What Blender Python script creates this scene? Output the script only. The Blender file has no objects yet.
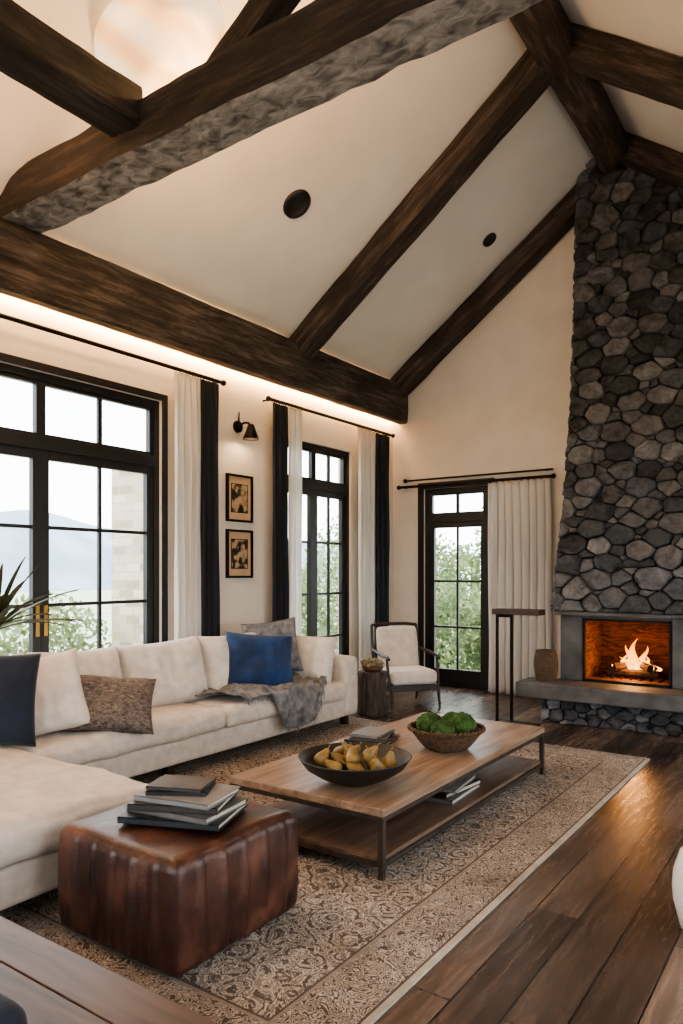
import bpy, bmesh, math, random
from mathutils import Vector, Matrix, noise
random.seed(7)
S = bpy.context.scene
pi = math.pi
RZ = 0.013

# ------------------------------------------------------------------ helpers
def link(o, parent=None):
    S.collection.objects.link(o)
    if parent: o.parent = parent
    return o
def empty(name, loc=(0,0,0), rz=0.0):
    o = bpy.data.objects.new(name, None); o.empty_display_size = 0.1
    o.location = loc; o.rotation_euler = (0,0,rz)
    return link(o)
def mesh(name, v, f, mat=None, parent=None, smooth=False, loc=(0,0,0), rot=(0,0,0), bevel=0, mw=None):
    me = bpy.data.meshes.new(name); me.from_pydata([tuple(p) for p in v], [], f)
    bm = bmesh.new(); bm.from_mesh(me)
    bmesh.ops.recalc_face_normals(bm, faces=bm.faces); bm.to_mesh(me); bm.free()
    o = bpy.data.objects.new(name, me)
    if mat:
        for m in (mat if isinstance(mat, (list,tuple)) else [mat]): me.materials.append(m)
    o.location = loc; o.rotation_euler = rot
    if mw is not None: o.matrix_local = mw
    link(o, parent)
    if smooth:
        for p in me.polygons: p.use_smooth = True
    if bevel:
        b = o.modifiers.new('bev','BEVEL'); b.width = bevel; b.segments = 2; b.limit_method='ANGLE'
    return o
def bx(V, F, x0,x1,y0,y1,z0,z1):
    n = len(V)
    V += [(x0,y0,z0),(x1,y0,z0),(x1,y1,z0),(x0,y1,z0),(x0,y0,z1),(x1,y0,z1),(x1,y1,z1),(x0,y1,z1)]
    for q in [(0,3,2,1),(4,5,6,7),(0,1,5,4),(1,2,6,5),(2,3,7,6),(3,0,4,7)]: F.append(tuple(n+i for i in q))
def boxes(name, L, mat, parent=None, bevel=0.0, **k):
    V=[];F=[]
    for b in L: bx(V,F,*b)
    return mesh(name,V,F,mat,parent,bevel=bevel,**k)
def lathe(V,F,prof,seg=32,c=(0,0,0),fn=None):
    n=len(V)
    for i,(r,z) in enumerate(prof):
        for j in range(seg):
            a=2*pi*j/seg
            rr=r
            if fn: rr=fn(r,z,a,i)
            V.append((c[0]+rr*math.cos(a),c[1]+rr*math.sin(a),c[2]+z))
    for i in range(len(prof)-1):
        for j in range(seg):
            k=(j+1)%seg
            F.append((n+i*seg+j,n+i*seg+k,n+(i+1)*seg+k,n+(i+1)*seg+j))
def cyl(V,F,p0,p1,r,seg=12,r1=None):
    p0=Vector(p0);p1=Vector(p1);d=(p1-p0).normalized()
    a=d.orthogonal().normalized();b=d.cross(a);n=len(V);r1=r if r1 is None else r1
    for p,rr in((p0,r),(p1,r1)):
        for j in range(seg):
            t=2*pi*j/seg; V.append(tuple(p+a*math.cos(t)*rr+b*math.sin(t)*rr))
    for j in range(seg):
        k=(j+1)%seg; F.append((n+j,n+k,n+seg+k,n+seg+j))
    F.append(tuple(n+j for j in range(seg)));F.append(tuple(n+seg+j for j in reversed(range(seg))))
def tube(V,F,pts,r,seg=8):
    for a,b in zip(pts[:-1],pts[1:]): cyl(V,F,a,b,r,seg)
def softbox(hx,hy,hz,r,bulge=0.0,n=10,wr=0.0,seed=0):
    def ax(h):
        L=[-h,-h+r*.12,-h+r*.35,-h+r*.65,-h+r]
        m=[-h+r+(2*h-2*r)*i/n for i in range(1,n)]
        return L+m+[-x for x in reversed(L)]
    X,Y,Z=ax(hx),ax(hy),ax(hz)
    idx={};V=[];F=[]
    def vid(x,y,z):
        k=(round(x,5),round(y,5),round(z,5))
        if k not in idx: idx[k]=len(V);V.append(Vector(k))
        return idx[k]
    for A,B,fn in ((X,Y,lambda a,b,s:(a,b,s*hz)),(Y,Z,lambda a,b,s:(s*hx,a,b)),(X,Z,lambda a,b,s:(a,s*hy,b))):
        for s in(-1,1):
            for i in range(len(A)-1):
                for j in range(len(B)-1):
                    F.append(tuple(vid(*fn(A[p],B[q],s)) for p,q in((i,j),(i+1,j),(i+1,j+1),(i,j+1))))
    out=[]
    for p in V:
        c=Vector((max(-(hx-r),min(hx-r,p.x)),max(-(hy-r),min(hy-r,p.y)),max(-(hz-r),min(hz-r,p.z))))
        d=p-c
        q=c+d.normalized()*r if d.length>1e-6 else p.copy()
        bx_=(1-(p.x/hx)**2);by_=(1-(p.y/hy)**2);bz_=(1-(p.z/hz)**2)
        if p.z>0: q.z+=bulge*max(0,bx_)**.5*max(0,by_)**.5
        if abs(abs(p.x)-hx)<1e-4: q.x+=math.copysign(bulge*.4,p.x)*by_*bz_
        if abs(abs(p.y)-hy)<1e-4: q.y+=math.copysign(bulge*.4,p.y)*bx_*bz_
        if wr: q+=Vector(noise.noise_vector(q*6+Vector((seed,0,0))))*wr
        out.append(q)
    return out,F
def sbox(name,x0,x1,y0,y1,z0,z1,r,mat,parent=None,bulge=0,n=8,wr=0.0,seed=0):
    V,F=softbox((x1-x0)/2,(y1-y0)/2,(z1-z0)/2,r,bulge,n,wr,seed)
    return mesh(name,V,F,mat,parent,True,loc=((x0+x1)/2,(y0+y1)/2,(z0+z1)/2))
def basis(loc,yaw,lean=0,roll=0):
    a=math.radians(yaw);l=math.radians(lean)
    n=Vector((math.cos(a)*math.cos(l),math.sin(a)*math.cos(l),math.sin(l)))
    v=Vector((-math.cos(a)*math.sin(l),-math.sin(a)*math.sin(l),math.cos(l)))
    u=v.cross(n)
    m=Matrix((u,v,n)).transposed().to_4x4()
    return Matrix.Translation(loc)@m@Matrix.Rotation(math.radians(roll),4,'Z')
def pillow(name,w,h,t,mat,loc,yaw,lean=12,roll=0,parent=None,p=.5,seed=0,wr=.02,piping=None):
    n=36;V=[];F=[]
    for s in(1,-1):
        o=len(V)
        for i in range(n+1):
            for j in range(n+1):
                u=-1+2*i/n;v=-1+2*j/n
                x=u*w/2*(1-.07*math.cos(v*pi/2)*abs(u)**3);y=v*h/2*(1-.07*math.cos(u*pi/2)*abs(v)**3)
                th=((1-u**4)*(1-v**4))**p
                z=s*t/2*th
                nv=noise.noise(Vector((x*5+seed,y*5,s*3)))+.3*noise.noise(Vector((x*16+seed,y*9,s*3+seed)))
                rid=1-abs(noise.noise(Vector((x*9+seed,y*5,s+seed*.3))))*2.6
                cr=math.sin((abs(u)-abs(v))*14+seed)*max(0,abs(u)*abs(v)-.25)*.35
                z+=s*(s*nv+cr+.25*max(0,rid))*wr*th
                V.append((x,y,z))
        for i in range(n):
            for j in range(n):
                a=o+i*(n+1)+j; F.append((a,a+1,a+n+2,a+n+1))
    ob=mesh(name,V,F,mat,parent,True,mw=basis(loc,yaw,lean,roll))
    bm=bmesh.new();bm.from_mesh(ob.data);bmesh.ops.remove_doubles(bm,verts=bm.verts,dist=1e-4);bmesh.ops.recalc_face_normals(bm,faces=bm.faces);bm.to_mesh(ob.data);bm.free()
    for q in ob.data.polygons:q.use_smooth=True
    return ob

# ------------------------------------------------------------------ materials
def C(r,g,b):
    f=lambda c:(c/255/12.92 if c/255<=.04045 else ((c/255+.055)/1.055)**2.4)
    return (f(r),f(g),f(b),1)
def N(nt,t,ins=None,**kw):
    n=nt.nodes.new('ShaderNode'+t)
    for k,v in kw.items(): setattr(n,k,v)
    for k,v in (ins or {}).items():
        if isinstance(v,bpy.types.NodeSocket): nt.links.new(v,n.inputs[k])
        else: n.inputs[k].default_value=v
    return n
def ramp(nt,fac,stops,interp='LINEAR'):
    n=N(nt,'ValToRGB',{'Fac':fac}); cr=n.color_ramp; cr.interpolation=interp
    while len(cr.elements)<len(stops): cr.elements.new(.5)
    for e,(p,c) in zip(cr.elements,stops): e.position=p;e.color=c
    return n.outputs['Color']
def base(name):
    m=bpy.data.materials.new(name);m.use_nodes=True;nt=m.node_tree
    return m,nt,nt.nodes['Principled BSDF']
def coords(nt,scale=(1,1,1),rot=(0,0,0),kind='Object'):
    tc=N(nt,'TexCoord');mp=N(nt,'Mapping',{'Vector':tc.outputs[kind],'Scale':scale,'Rotation':rot})
    return mp.outputs['Vector']
def mat_noise(name,c1,c2,scale=5,rough=.7,bump=.1,stretch=(1,1,1),detail=6,dist=0,lo=.3,hi=.7,bscale=None,metal=0,sheen=0,bdist=.01,spec=None,rot=(0,0,0)):
    m,nt,b=base(name)
    co=coords(nt,stretch,rot)
    nz=N(nt,'TexNoise',{'Vector':co,'Scale':scale,'Detail':detail,'Distortion':dist})
    nt.links.new(ramp(nt,nz.outputs['Fac'],[(lo,c1),(hi,c2)]),b.inputs['Base Color'])
    b.inputs['Roughness'].default_value=rough;b.inputs['Metallic'].default_value=metal
    if sheen: b.inputs['Sheen Weight'].default_value=sheen
    if spec is not None: b.inputs['Specular IOR Level'].default_value=spec
    if bump:
        h=nz.outputs['Fac']
        if bscale: h=N(nt,'TexNoise',{'Vector':co,'Scale':bscale,'Detail':4}).outputs['Fac']
        bp=N(nt,'Bump',{'Height':h,'Strength':bump,'Distance':bdist});nt.links.new(bp.outputs[0],b.inputs['Normal'])
    return m
plaster=mat_noise('plaster_wall',C(214,204,193),C(224,215,204),3,.9,.08,bscale=60,bdist=.004)
ceilm=mat_noise('plaster_ceiling',C(226,219,210),C(235,228,219),2,.9,.08,bscale=40,bdist=.004)
def woodbeam(name,cs,rough=.75,bump=.5):
    m,nt,b=base(name)
    co=coords(nt,(.9,9,9))
    n1=N(nt,'TexNoise',{'Vector':co,'Scale':2.2,'Detail':11,'Roughness':.72,'Distortion':.4})
    co2=coords(nt,(1,1,1));n2=N(nt,'TexNoise',{'Vector':co2,'Scale':1.7,'Detail':4})
    col=ramp(nt,n1.outputs['Fac'],[(.32,cs[0]),(.5,cs[1]),(.68,cs[2])])
    mx=N(nt,'MixRGB',{'Fac':.7,'Color1':col,'Color2':ramp(nt,n2.outputs['Fac'],[(.3,(.4,.4,.4,1)),(.7,(1.1,1.1,1.1,1))])},blend_type='MULTIPLY')
    nt.links.new(mx.outputs[0],b.inputs['Base Color']);b.inputs['Roughness'].default_value=rough
    bp=N(nt,'Bump',{'Height':n1.outputs['Fac'],'Strength':bump,'Distance':.035});nt.links.new(bp.outputs[0],b.inputs['Normal'])
    return m
beamw=woodbeam('beam_wood',[C(22,18,16),C(62,51,45),C(116,101,90)],bump=.9)
beamd=woodbeam('beam_wood_dark',[C(16,13,12),C(42,34,30),C(80,68,60)],bump=.9)
beamg=woodbeam('beam_wood_weathered',[C(26,22,20),C(70,62,56),C(120,109,100)],.9,.9)
bark=mat_noise('beam_bark',C(66,61,58),C(164,156,149),9,.95,1.0,stretch=(1,1.6,1),detail=10,dist=.6,bdist=.06)
blackm=mat_noise('black_window_frame',C(18,18,20),C(26,26,28),8,.45,.0)
iron=mat_noise('black_iron',C(22,19,18),C(34,31,28),12,.5,.05,metal=.7)
bronze=mat_noise('bronze_metal',C(62,55,50),C(88,79,72),14,.45,.03,metal=.6)
brass=mat_noise('brass',C(170,130,70),C(190,150,90),10,.3,0,metal=1)
linen=mat_noise('linen_cream',C(186,175,164),C(208,198,187),14,.95,.35,sheen=.1,bscale=200,bdist=.004)
linenw=mat_noise('linen_white',C(198,188,178),C(220,211,202),12,.95,.35,sheen=.1,bscale=180,bdist=.004)
navy=mat_noise('navy_velvet',C(6,32,62),C(12,56,104),6,.8,.2,sheen=.15,bscale=60)
navyd=mat_noise('navy_dark_cloth',C(18,24,38),C(28,37,56),8,.9,.2,sheen=.1,bscale=90)
greyc=mat_noise('grey_cloth',C(78,79,82),C(134,134,136),16,.95,.4,bscale=130,bdist=.006)
taupe=mat_noise('taupe_woven',C(56,47,42),C(130,116,106),34,.9,.5,stretch=(1,2.4,1),dist=1,bscale=90)
chairw=mat_noise('dark_chair_wood',C(34,20,15),C(54,33,24),6,.4,.05,stretch=(1,1,6))
tablewood=mat_noise('coffee_table_oak',C(112,88,70),C(162,137,115),3,.36,.15,stretch=(7,.7,7),dist=.5,detail=9,lo=.3,hi=.7)
shelfwood=mat_noise('shelf_wood',C(78,60,48),C(118,97,81),3,.5,.12,stretch=(7,.7,7),dist=.5,detail=9)
benchwood=mat_noise('bench_wood',C(38,25,21),C(84,62,54),3,.4,.25,stretch=(.7,7,7),dist=.5,detail=9)
slabm=mat_noise('hearth_slab_stone',C(60,60,61),C(92,91,91),6,.65,.3,bscale=30)
mortar=mat_noise('mortar_dark',C(17,17,17),C(30,29,29),25,.95,.8,bdist=.02)
soot=mat_noise('firebrick_soot',C(40,20,11),C(128,74,40),7,.9,.9,stretch=(1,1,3),dist=1.5,bdist=.05)
bowlm=mat_noise('dark_bowl_ceramic',C(24,21,19),C(38,34,31),20,.5,.1)
pearm=mat_noise('pear_skin',C(92,68,32),C(160,130,68),8,.45,.05)
wick=mat_noise('wicker',C(52,36,25),C(112,84,60),40,.8,.6,stretch=(1,1,3),bdist=.01)
wickd=mat_noise('wicker_dark',C(42,31,24),C(104,82,60),50,.8,.7,stretch=(1,1,2),bdist=.012)
mossm=mat_noise('moss_green',C(26,46,20),C(74,106,48),24,.95,.8,bscale=60,bdist=.02)
stumpm=mat_noise('stump_bark',C(42,36,33),C(90,80,73),10,.9,.8,stretch=(3,3,.6),bdist=.03)
paper=mat_noise('book_pages',C(160,152,142),C(194,187,176),5,.9,.3,stretch=(1,1,60))
bkcols=[mat_noise('book_cover_%d'%i,C(*c),C(*[min(255,x+14) for x in c]),9,.4,.03) for i,c in enumerate([(30,30,33),(84,82,80),(46,41,40),(112,111,110),(24,27,32),(62,56,53)])]
ceramic=mat_noise('white_ceramic',C(222,218,212),C(234,230,225),3,.3,0)
leafy=mat_noise('yucca_leaf',C(40,44,26),C(98,94,58),6,.5,.1)
def leafmat(name,a,b_):
    m,nt,b=base(name)
    nz=N(nt,'TexNoise',{'Vector':coords(nt),'Scale':1.6,'Detail':6})
    col=ramp(nt,nz.outputs['Fac'],[(.3,a),(.7,b_)])
    nt.links.new(col,b.inputs['Base Color']);b.inputs['Roughness'].default_value=.7
    tr=N(nt,'BsdfTranslucent',{'Color':col});mx=N(nt,'MixShader',{0:.35,1:b.outputs[0],2:tr.outputs[0]})
    nt.links.new(mx.outputs[0],nt.nodes['Material Output'].inputs[0]);return m
leafg=leafmat('foliage',C(70,88,52),C(148,164,118))
def sheer(name,c,tr=.35):
    m,nt,b=base(name)
    nz=N(nt,'TexNoise',{'Vector':coords(nt,(1,1,.1)),'Scale':60,'Detail':3})
    col=ramp(nt,nz.outputs['Fac'],[(.2,tuple(x*.94 for x in c[:3])+(1,)),(.8,c)])
    nt.links.new(col,b.inputs['Base Color']);b.inputs['Roughness'].default_value=.95
    t=N(nt,'BsdfTranslucent',{'Color':col});mx=N(nt,'MixShader',{0:tr,1:b.outputs[0],2:t.outputs[0]})
    nt.links.new(mx.outputs[0],nt.nodes['Material Output'].inputs[0]);return m
curw=sheer('curtain_white',C(248,246,243),.5)
curd=sheer('curtain_charcoal',C(42,45,52),.04)
def glassm():
    m,nt,b=base('window_glass')
    nz=N(nt,'TexNoise',{'Vector':coords(nt),'Scale':1.0})
    t=N(nt,'BsdfTransparent',{'Color':(.97,.98,.98,1)});g=N(nt,'BsdfGlossy',{'Roughness':.02})
    f=N(nt,'Math',{0:nz.outputs['Fac'],1:.05},operation='MULTIPLY')
    mx=N(nt,'MixShader',{0:f.outputs[0],1:t.outputs[0],2:g.outputs[0]})
    nt.links.new(mx.outputs[0],nt.nodes['Material Output'].inputs[0]);return m
glass=glassm()
def emis(name,c,s):
    m,nt,b=base(name);nz=N(nt,'TexNoise',{'Vector':coords(nt),'Scale':3})
    b.inputs['Base Color'].default_value=c
    nt.links.new(ramp(nt,nz.outputs['Fac'],[(.2,tuple(x*.9 for x in c[:3])+(1,)),(.8,c)]),b.inputs['Emission Color']);b.inputs['Emission Strength'].default_value=s
    return m
def floormat():
    m,nt,b=base('oak_plank_floor')
    co=coords(nt,(1,1,1),(0,0,pi/2))
    br=N(nt,'TexBrick',{'Vector':co,'Color1':C(64,52,46),'Color2':C(124,106,93),'Mortar':C(12,9,7),'Scale':1.0,'Mortar Size':.004,'Mortar Smooth':.2,'Brick Width':2.3,'Row Height':.19,'Bias':-.05})
    br.offset=.37;br.offset_frequency=3
    g=N(nt,'TexNoise',{'Vector':coords(nt,(14,1.1,1)),'Scale':1.6,'Detail':12,'Roughness':.72,'Distortion':.9})
    gc=ramp(nt,g.outputs['Fac'],[(.3,(.26,.24,.23,1)),(.5,(.8,.79,.78,1)),(.7,(1.3,1.28,1.26,1))])
    mx=N(nt,'MixRGB',{'Fac':1.0,'Color1':br.outputs['Color'],'Color2':gc},blend_type='MULTIPLY')
    l=N(nt,'TexNoise',{'Vector':coords(nt,(1.6,.6,1)),'Scale':1.5,'Detail':6})
    mx2=N(nt,'MixRGB',{'Fac':.85,'Color1':mx.outputs[0],'Color2':ramp(nt,l.outputs['Fac'],[(.35,(.48,.48,.48,1)),(.65,(1.15,1.15,1.15,1))])},blend_type='MULTIPLY')
    nt.links.new(mx2.outputs[0],b.inputs['Base Color'])
    nt.links.new(ramp(nt,g.outputs['Fac'],[(.3,(.38,.38,.38,1)),(.7,(.2,.2,.2,1))]),b.inputs['Roughness'])
    h=N(nt,'Math',{0:br.outputs['Fac'],1:-1.0},operation='MULTIPLY')
    h2=N(nt,'MixRGB',{'Fac':.3,'Color1':h.outputs[0],'Color2':g.outputs['Fac']})
    bp=N(nt,'Bump',{'Height':h2.outputs[0],'Strength':.4,'Distance':.012});nt.links.new(bp.outputs[0],b.inputs['Normal'])
    return m
RX0,RX1,RY0,RY1=-4.35,-1.29,1.55,6.15
def rugmat():
    m,nt,b=base('patterned_rug')
    hx=(RX1-RX0)/2;hy=(RY1-RY0)/2
    tc=N(nt,'TexCoord');co=tc.outputs['Object']
    sp=N(nt,'SeparateXYZ',{0:co})
    def mth(op,a,b_=0.0): return N(nt,'Math',{0:a,1:b_},operation=op).outputs[0]
    dx=mth('SUBTRACT',hx,mth('ABSOLUTE',sp.outputs[0]));dy=mth('SUBTRACT',hy,mth('ABSOLUTE',sp.outputs[1]))
    d=mth('MINIMUM',dx,dy)
    wn=N(nt,'TexNoise',{'Vector':co,'Scale':9,'Detail':2})
    wv=N(nt,'MixRGB',{'Fac':.07,'Color1':co,'Color2':wn.outputs['Color']},blend_type='ADD')
    mg=N(nt,'TexMagic',{'Vector':wv.outputs[0],'Scale':6.5,'Distortion':2.4},turbulence_depth=5)
    vo=N(nt,'TexVoronoi',{'Vector':wv.outputs[0],'Scale':8.0,'Randomness':.9})
    rings=mth('SINE',mth('MULTIPLY',vo.outputs['Distance'],24.0))
    f=mth('ADD',mth('MULTIPLY',mg.outputs['Fac'],.75),mth('MULTIPLY',rings,.24))
    lt=C(192,180,167);dk=C(96,86,80);md=C(146,134,124)
    fld=ramp(nt,f,[(.26,dk),(.33,lt),(.50,lt),(.56,dk),(.74,md)])
    ns=N(nt,'TexNoise',{'Vector':co,'Scale':13.0,'Detail':1.0,'Distortion':2.5})
    fb_=mth('SINE',mth('MULTIPLY',ns.outputs['Fac'],34.0))
    bor=ramp(nt,mth('ADD',mth('MULTIPLY',fb_,.5),.5),[(.30,dk),(.42,lt),(.85,lt),(.97,C(120,109,101))])
    isb=mth('LESS_THAN',d,.28)
    c1=N(nt,'MixRGB',{'Fac':isb,'Color1':fld,'Color2':bor}).outputs[0]
    def band(lo,hi,cin,col):
        k=mth('MULTIPLY',mth('GREATER_THAN',d,lo),mth('LESS_THAN',d,hi))
        return N(nt,'MixRGB',{'Fac':k,'Color1':cin,'Color2':col}).outputs[0]
    c1=band(.28,.29,c1,dk);c1=band(.265,.28,c1,md);c1=band(.025,.035,c1,dk);c1=band(-1,.025,c1,C(180,168,155))
    wr=N(nt,'TexNoise',{'Vector':co,'Scale':2.2,'Detail':9,'Roughness':.7})
    c1=N(nt,'MixRGB',{'Fac':.9,'Color1':c1,'Color2':ramp(nt,wr.outputs['Fac'],[(.35,(.55,.54,.53,1)),(.65,(1.1,1.1,1.1,1))])},blend_type='MULTIPLY').outputs[0]
    nt.links.new(c1,b.inputs['Base Color']);b.inputs['Roughness'].default_value=1
    b.inputs['Specular IOR Level'].default_value=.1
    fn=N(nt,'TexNoise',{'Vector':co,'Scale':220,'Detail':2})
    hh=mth('ADD',mth('MULTIPLY',fn.outputs['Fac'],.5),f)
    bp=N(nt,'Bump',{'Height':hh,'Strength':.5,'Distance':.008});nt.links.new(bp.outputs[0],b.inputs['Normal'])
    return m
def stonemat(name,attr='tint'):
    m,nt,b=base(name)
    at=N(nt,'Attribute',attribute_name=attr)
    n1=N(nt,'TexNoise',{'Vector':coords(nt),'Scale':6,'Detail':13,'Roughness':.75,'Distortion':.5})
    n2=N(nt,'TexNoise',{'Vector':coords(nt),'Scale':24,'Detail':8})
    mx=N(nt,'MixRGB',{'Fac':1.0,'Color1':at.outputs['Color'],'Color2':ramp(nt,n1.outputs['Fac'],[(.32,(.38,.38,.39,1)),(.68,(1.6,1.6,1.6,1))])},blend_type='MULTIPLY')
    nt.links.new(mx.outputs[0],b.inputs['Base Color']);b.inputs['Roughness'].default_value=.66
    hh=N(nt,'MixRGB',{'Fac':.35,'Color1':n1.outputs['Fac'],'Color2':n2.outputs['Fac']})
    bp=N(nt,'Bump',{'Height':hh.outputs[0],'Strength':1.0,'Distance':.07});nt.links.new(bp.outputs[0],b.inputs['Normal'])
    return m
stonem=stonemat('fieldstone')
def brickstone():
    m,nt,b=base('garden_wall_stone')
    br=N(nt,'TexBrick',{'Vector':coords(nt,(1,1,1),(pi/2,0,0)),'Color1':C(150,138,120),'Color2':C(205,194,176),'Mortar':C(176,166,152),'Scale':1,'Brick Width':.24,'Row Height':.1,'Mortar Size':.008})
    nz=N(nt,'TexNoise',{'Vector':coords(nt),'Scale':9,'Detail':6})
    mx=N(nt,'MixRGB',{'Fac':.5,'Color1':br.outputs['Color'],'Color2':nz.outputs['Color']},blend_type='SOFT_LIGHT')
    nt.links.new(mx.outputs[0],b.inputs['Base Color']);b.inputs['Roughness'].default_value=.9;return m
def leather():
    m,nt,b=base('brown_leather')
    n1=N(nt,'TexNoise',{'Vector':coords(nt),'Scale':5,'Detail':8,'Roughness':.6})
    nt.links.new(ramp(nt,n1.outputs['Fac'],[(.3,C(28,16,13)),(.52,C(64,37,28)),(.78,C(112,72,56))]),b.inputs['Base Color'])
    nt.links.new(ramp(nt,n1.outputs['Fac'],[(.3,(.28,.28,.28,1)),(.7,(.46,.46,.46,1))]),b.inputs['Roughness'])
    v=N(nt,'TexVoronoi',{'Vector':coords(nt),'Scale':70});n3=N(nt,'TexNoise',{'Vector':coords(nt),'Scale':7,'Detail':3,'Distortion':.6})
    hh=N(nt,'MixRGB',{'Fac':.6,'Color1':v.outputs['Distance'],'Color2':n3.outputs['Fac']})
    bp=N(nt,'Bump',{'Height':hh.outputs[0],'Strength':.3,'Distance':.008});nt.links.new(bp.outputs[0],b.inputs['Normal'])
    return m
leath=leather()

# ------------------------------------------------------------------ room shell
XL,XR,YB,YF=-5.1,0.98,8.54,-1.2
XRG=-2.06; ZR=7.825+.75*XRG
boxes('floor',[(XL-.2,XR+.2,YF-.2,YB+.2,-.12,0)],floormat())
def wall(name,u0,u1,z0,z1,holes,loc,rz,extra=None,t=.2):
    us=sorted(set([u0,u1]+[h[0] for h in holes]+[h[1] for h in holes]))
    zs=sorted(set([z0,z1]+[h[2] for h in holes]+[h[3] for h in holes]))
    L=[]
    for a,b in zip(us[:-1],us[1:]):
        for c,d in zip(zs[:-1],zs[1:]):
            if any(a>=h[0]-1e-6 and b<=h[1]+1e-6 and c>=h[2]-1e-6 and d<=h[3]+1e-6 for h in holes): continue
            L.append((a,b,0,t,c,d))
    V=[];F=[]
    for q in L: bx(V,F,*q)
    if extra:
        n=len(V)
        for y in(0,t):
            for (x,z) in extra: V.append((x,y,z))
        k=len(extra);F.append(tuple(n+i for i in range(k)));F.append(tuple(n+k+i for i in reversed(range(k))))
        for i in range(k): j=(i+1)%k;F.append((n+i,n+j,n+k+j,n+k+i))
    return mesh(name,V,F,plaster,loc=loc,rot=(0,0,rz))
W1=(2.12,4.46,0,3.05);W2=(6.10,7.52,0,3.0);D3=(-4.62,-3.70,0,2.6)
wall('wall_left',YF,YB,0,4.0,[W1,W2],(XL,0,0),pi/2)
wall('wall_back',XL-.2,XR+.2,0,4.0,[D3],(0,YB,0),0,extra=[(XL,4.0),(XR,4.0),(XRG,ZR)])
wall('wall_right',-YB,-YF,0,4.0,[(-6.6,-4.6,.0,3.0),(-3.4,-1.0,.0,3.0)],(XR,0,0),-pi/2)
wall('wall_front',XL-.2,XR+.2,0,4.0,[(-4.4,-2.2,0,3.0),(-1.7,.5,0,3.0)],(0,YF-.2,0),0,extra=[(XL,4.0),(XR,4.0),(XRG,ZR)])
def roof(name,xa,xb):
    z=lambda x:ZR-.75*abs(x-XRG)
    V=[(xa,YF-.2,z(xa)),(xb,YF-.2,z(xb)),(xb,YB+.2,z(xb)),(xa,YB+.2,z(xa))]
    V+=[(x,y,zz+.18) for x,y,zz in V]
    mesh(name,V,[(0,1,2,3),(4,7,6,5),(0,4,5,1),(1,5,6,2),(2,6,7,3),(3,7,4,0)],ceilm)
roof('ceiling_left',XL-.2,XRG);roof('ceiling_right',XRG,XR+.2)
boxes('baseboard_left',[(XL,XL+.02,YF,2.05,0,.14),(XL,XL+.02,4.53,6.1,0,.14),(XL,XL+.02,7.52,YB,0,.14)],plaster,bevel=.004)
boxes('baseboard_back',[(XL,-4.71,YB-.02,YB,0,.14),(-3.61,XR,YB-.02,YB,0,.14)],plaster,bevel=.004)

def beam(name,p0,p1,w,h,mat,amp=.012,seed=0):
    p0=Vector(p0);p1=Vector(p1);L=(p1-p0).length;d=(p1-p0).normalized()
    up=Vector((0,0,1));up=(up-d*up.dot(d)).normalized();y=up.cross(d)
    M=Matrix((d,y,up)).transposed().to_4x4();M.translation=(p0+p1)/2
    nx=int(L/.07);k=6;V=[];F=[]
    ring=[]
    for i in range(k): ring.append((-1+2*i/k,-1))
    for i in range(k): ring.append((1,-1+2*i/k))
    for i in range(k): ring.append((1-2*i/k,1))
    for i in range(k): ring.append((-1,1-2*i/k))
    R=len(ring)
    for i in range(nx+1):
        x=-L/2+L*i/nx
        for a,b in ring:
            corner=.93 if abs(a)>.99 and abs(b)>.99 else 1
            q=Vector((x,a*w/2*corner,b*h/2*corner))
            nv=noise.noise_vector(Vector((x*1.3+seed,q.y*4,q.z*4)))*amp+noise.noise_vector(Vector((x*6+seed,q.y*9,q.z*9)))*amp*.5
            V.append((x,q.y+nv.y,q.z+nv.z))
    for i in range(nx):
        for j in range(R):
            kk=(j+1)%R;F.append((i*R+j,i*R+kk,(i+1)*R+kk,(i+1)*R+j))
    F.append(tuple(range(R)));F.append(tuple(nx*R+j for j in reversed(range(R))))
    o=mesh(name,V,F,mat,smooth=False,mw=M)
    if isinstance(mat,(list,tuple)):
        for p in o.data.polygons:
            if p.center.z<-h/2*.8 and p.normal.z<-.5: p.material_index=1
    return o
beam('ceiling_beam',(-4.935,YF,3.75),(-4.935,YB-.01,3.75),.15,.5,beamg,.009,1)           # wall plate
def rafter(y,side,mat,w=.24,seed=0,d=.165):
    if side<0: beam('ceiling_beam',(-4.98,y,7.825-.75*4.98-d),(XRG,y,ZR-d),w,.26,mat,.012,seed)
    else: beam('ceiling_beam',(XR-.1,y,ZR-.75*(XR-.1-XRG)-d),(XRG,y,ZR-d),w,.26,mat,.012,seed)
rafter(6.28,-1,beamw,.26,5);rafter(8.4,-1,beamw,.24,9);rafter(6.28,1,beamw,.26,15);rafter(8.12,1,beamw,.24,19)
beam('ceiling_beam',(XRG,YF,ZR-.25),(XRG,YB,ZR-.25),.30,.28,beamw,.012,31)               # ridge
beam('ceiling_beam',(-4.95,2.98,4.15),(XR-.05,2.98,4.15),.32,.30,[beamd,bark],.022,40)   # tie
beam('ceiling_beam',(-3.56,YF,4.26),(-3.56,2.86,4.26),.24,.26,beamd,.012,50)
beam('ceiling_beam',(-3.0,2.98,4.26),(-2.05,2.98,4.85),.14,.18,beamd,.01,60)
boxes('led_strip',[(-5.022,-5.014,YF+.1,YB-.05,3.535,3.565)],emis('led_warm',(1,.57,.25,1),150))

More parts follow.
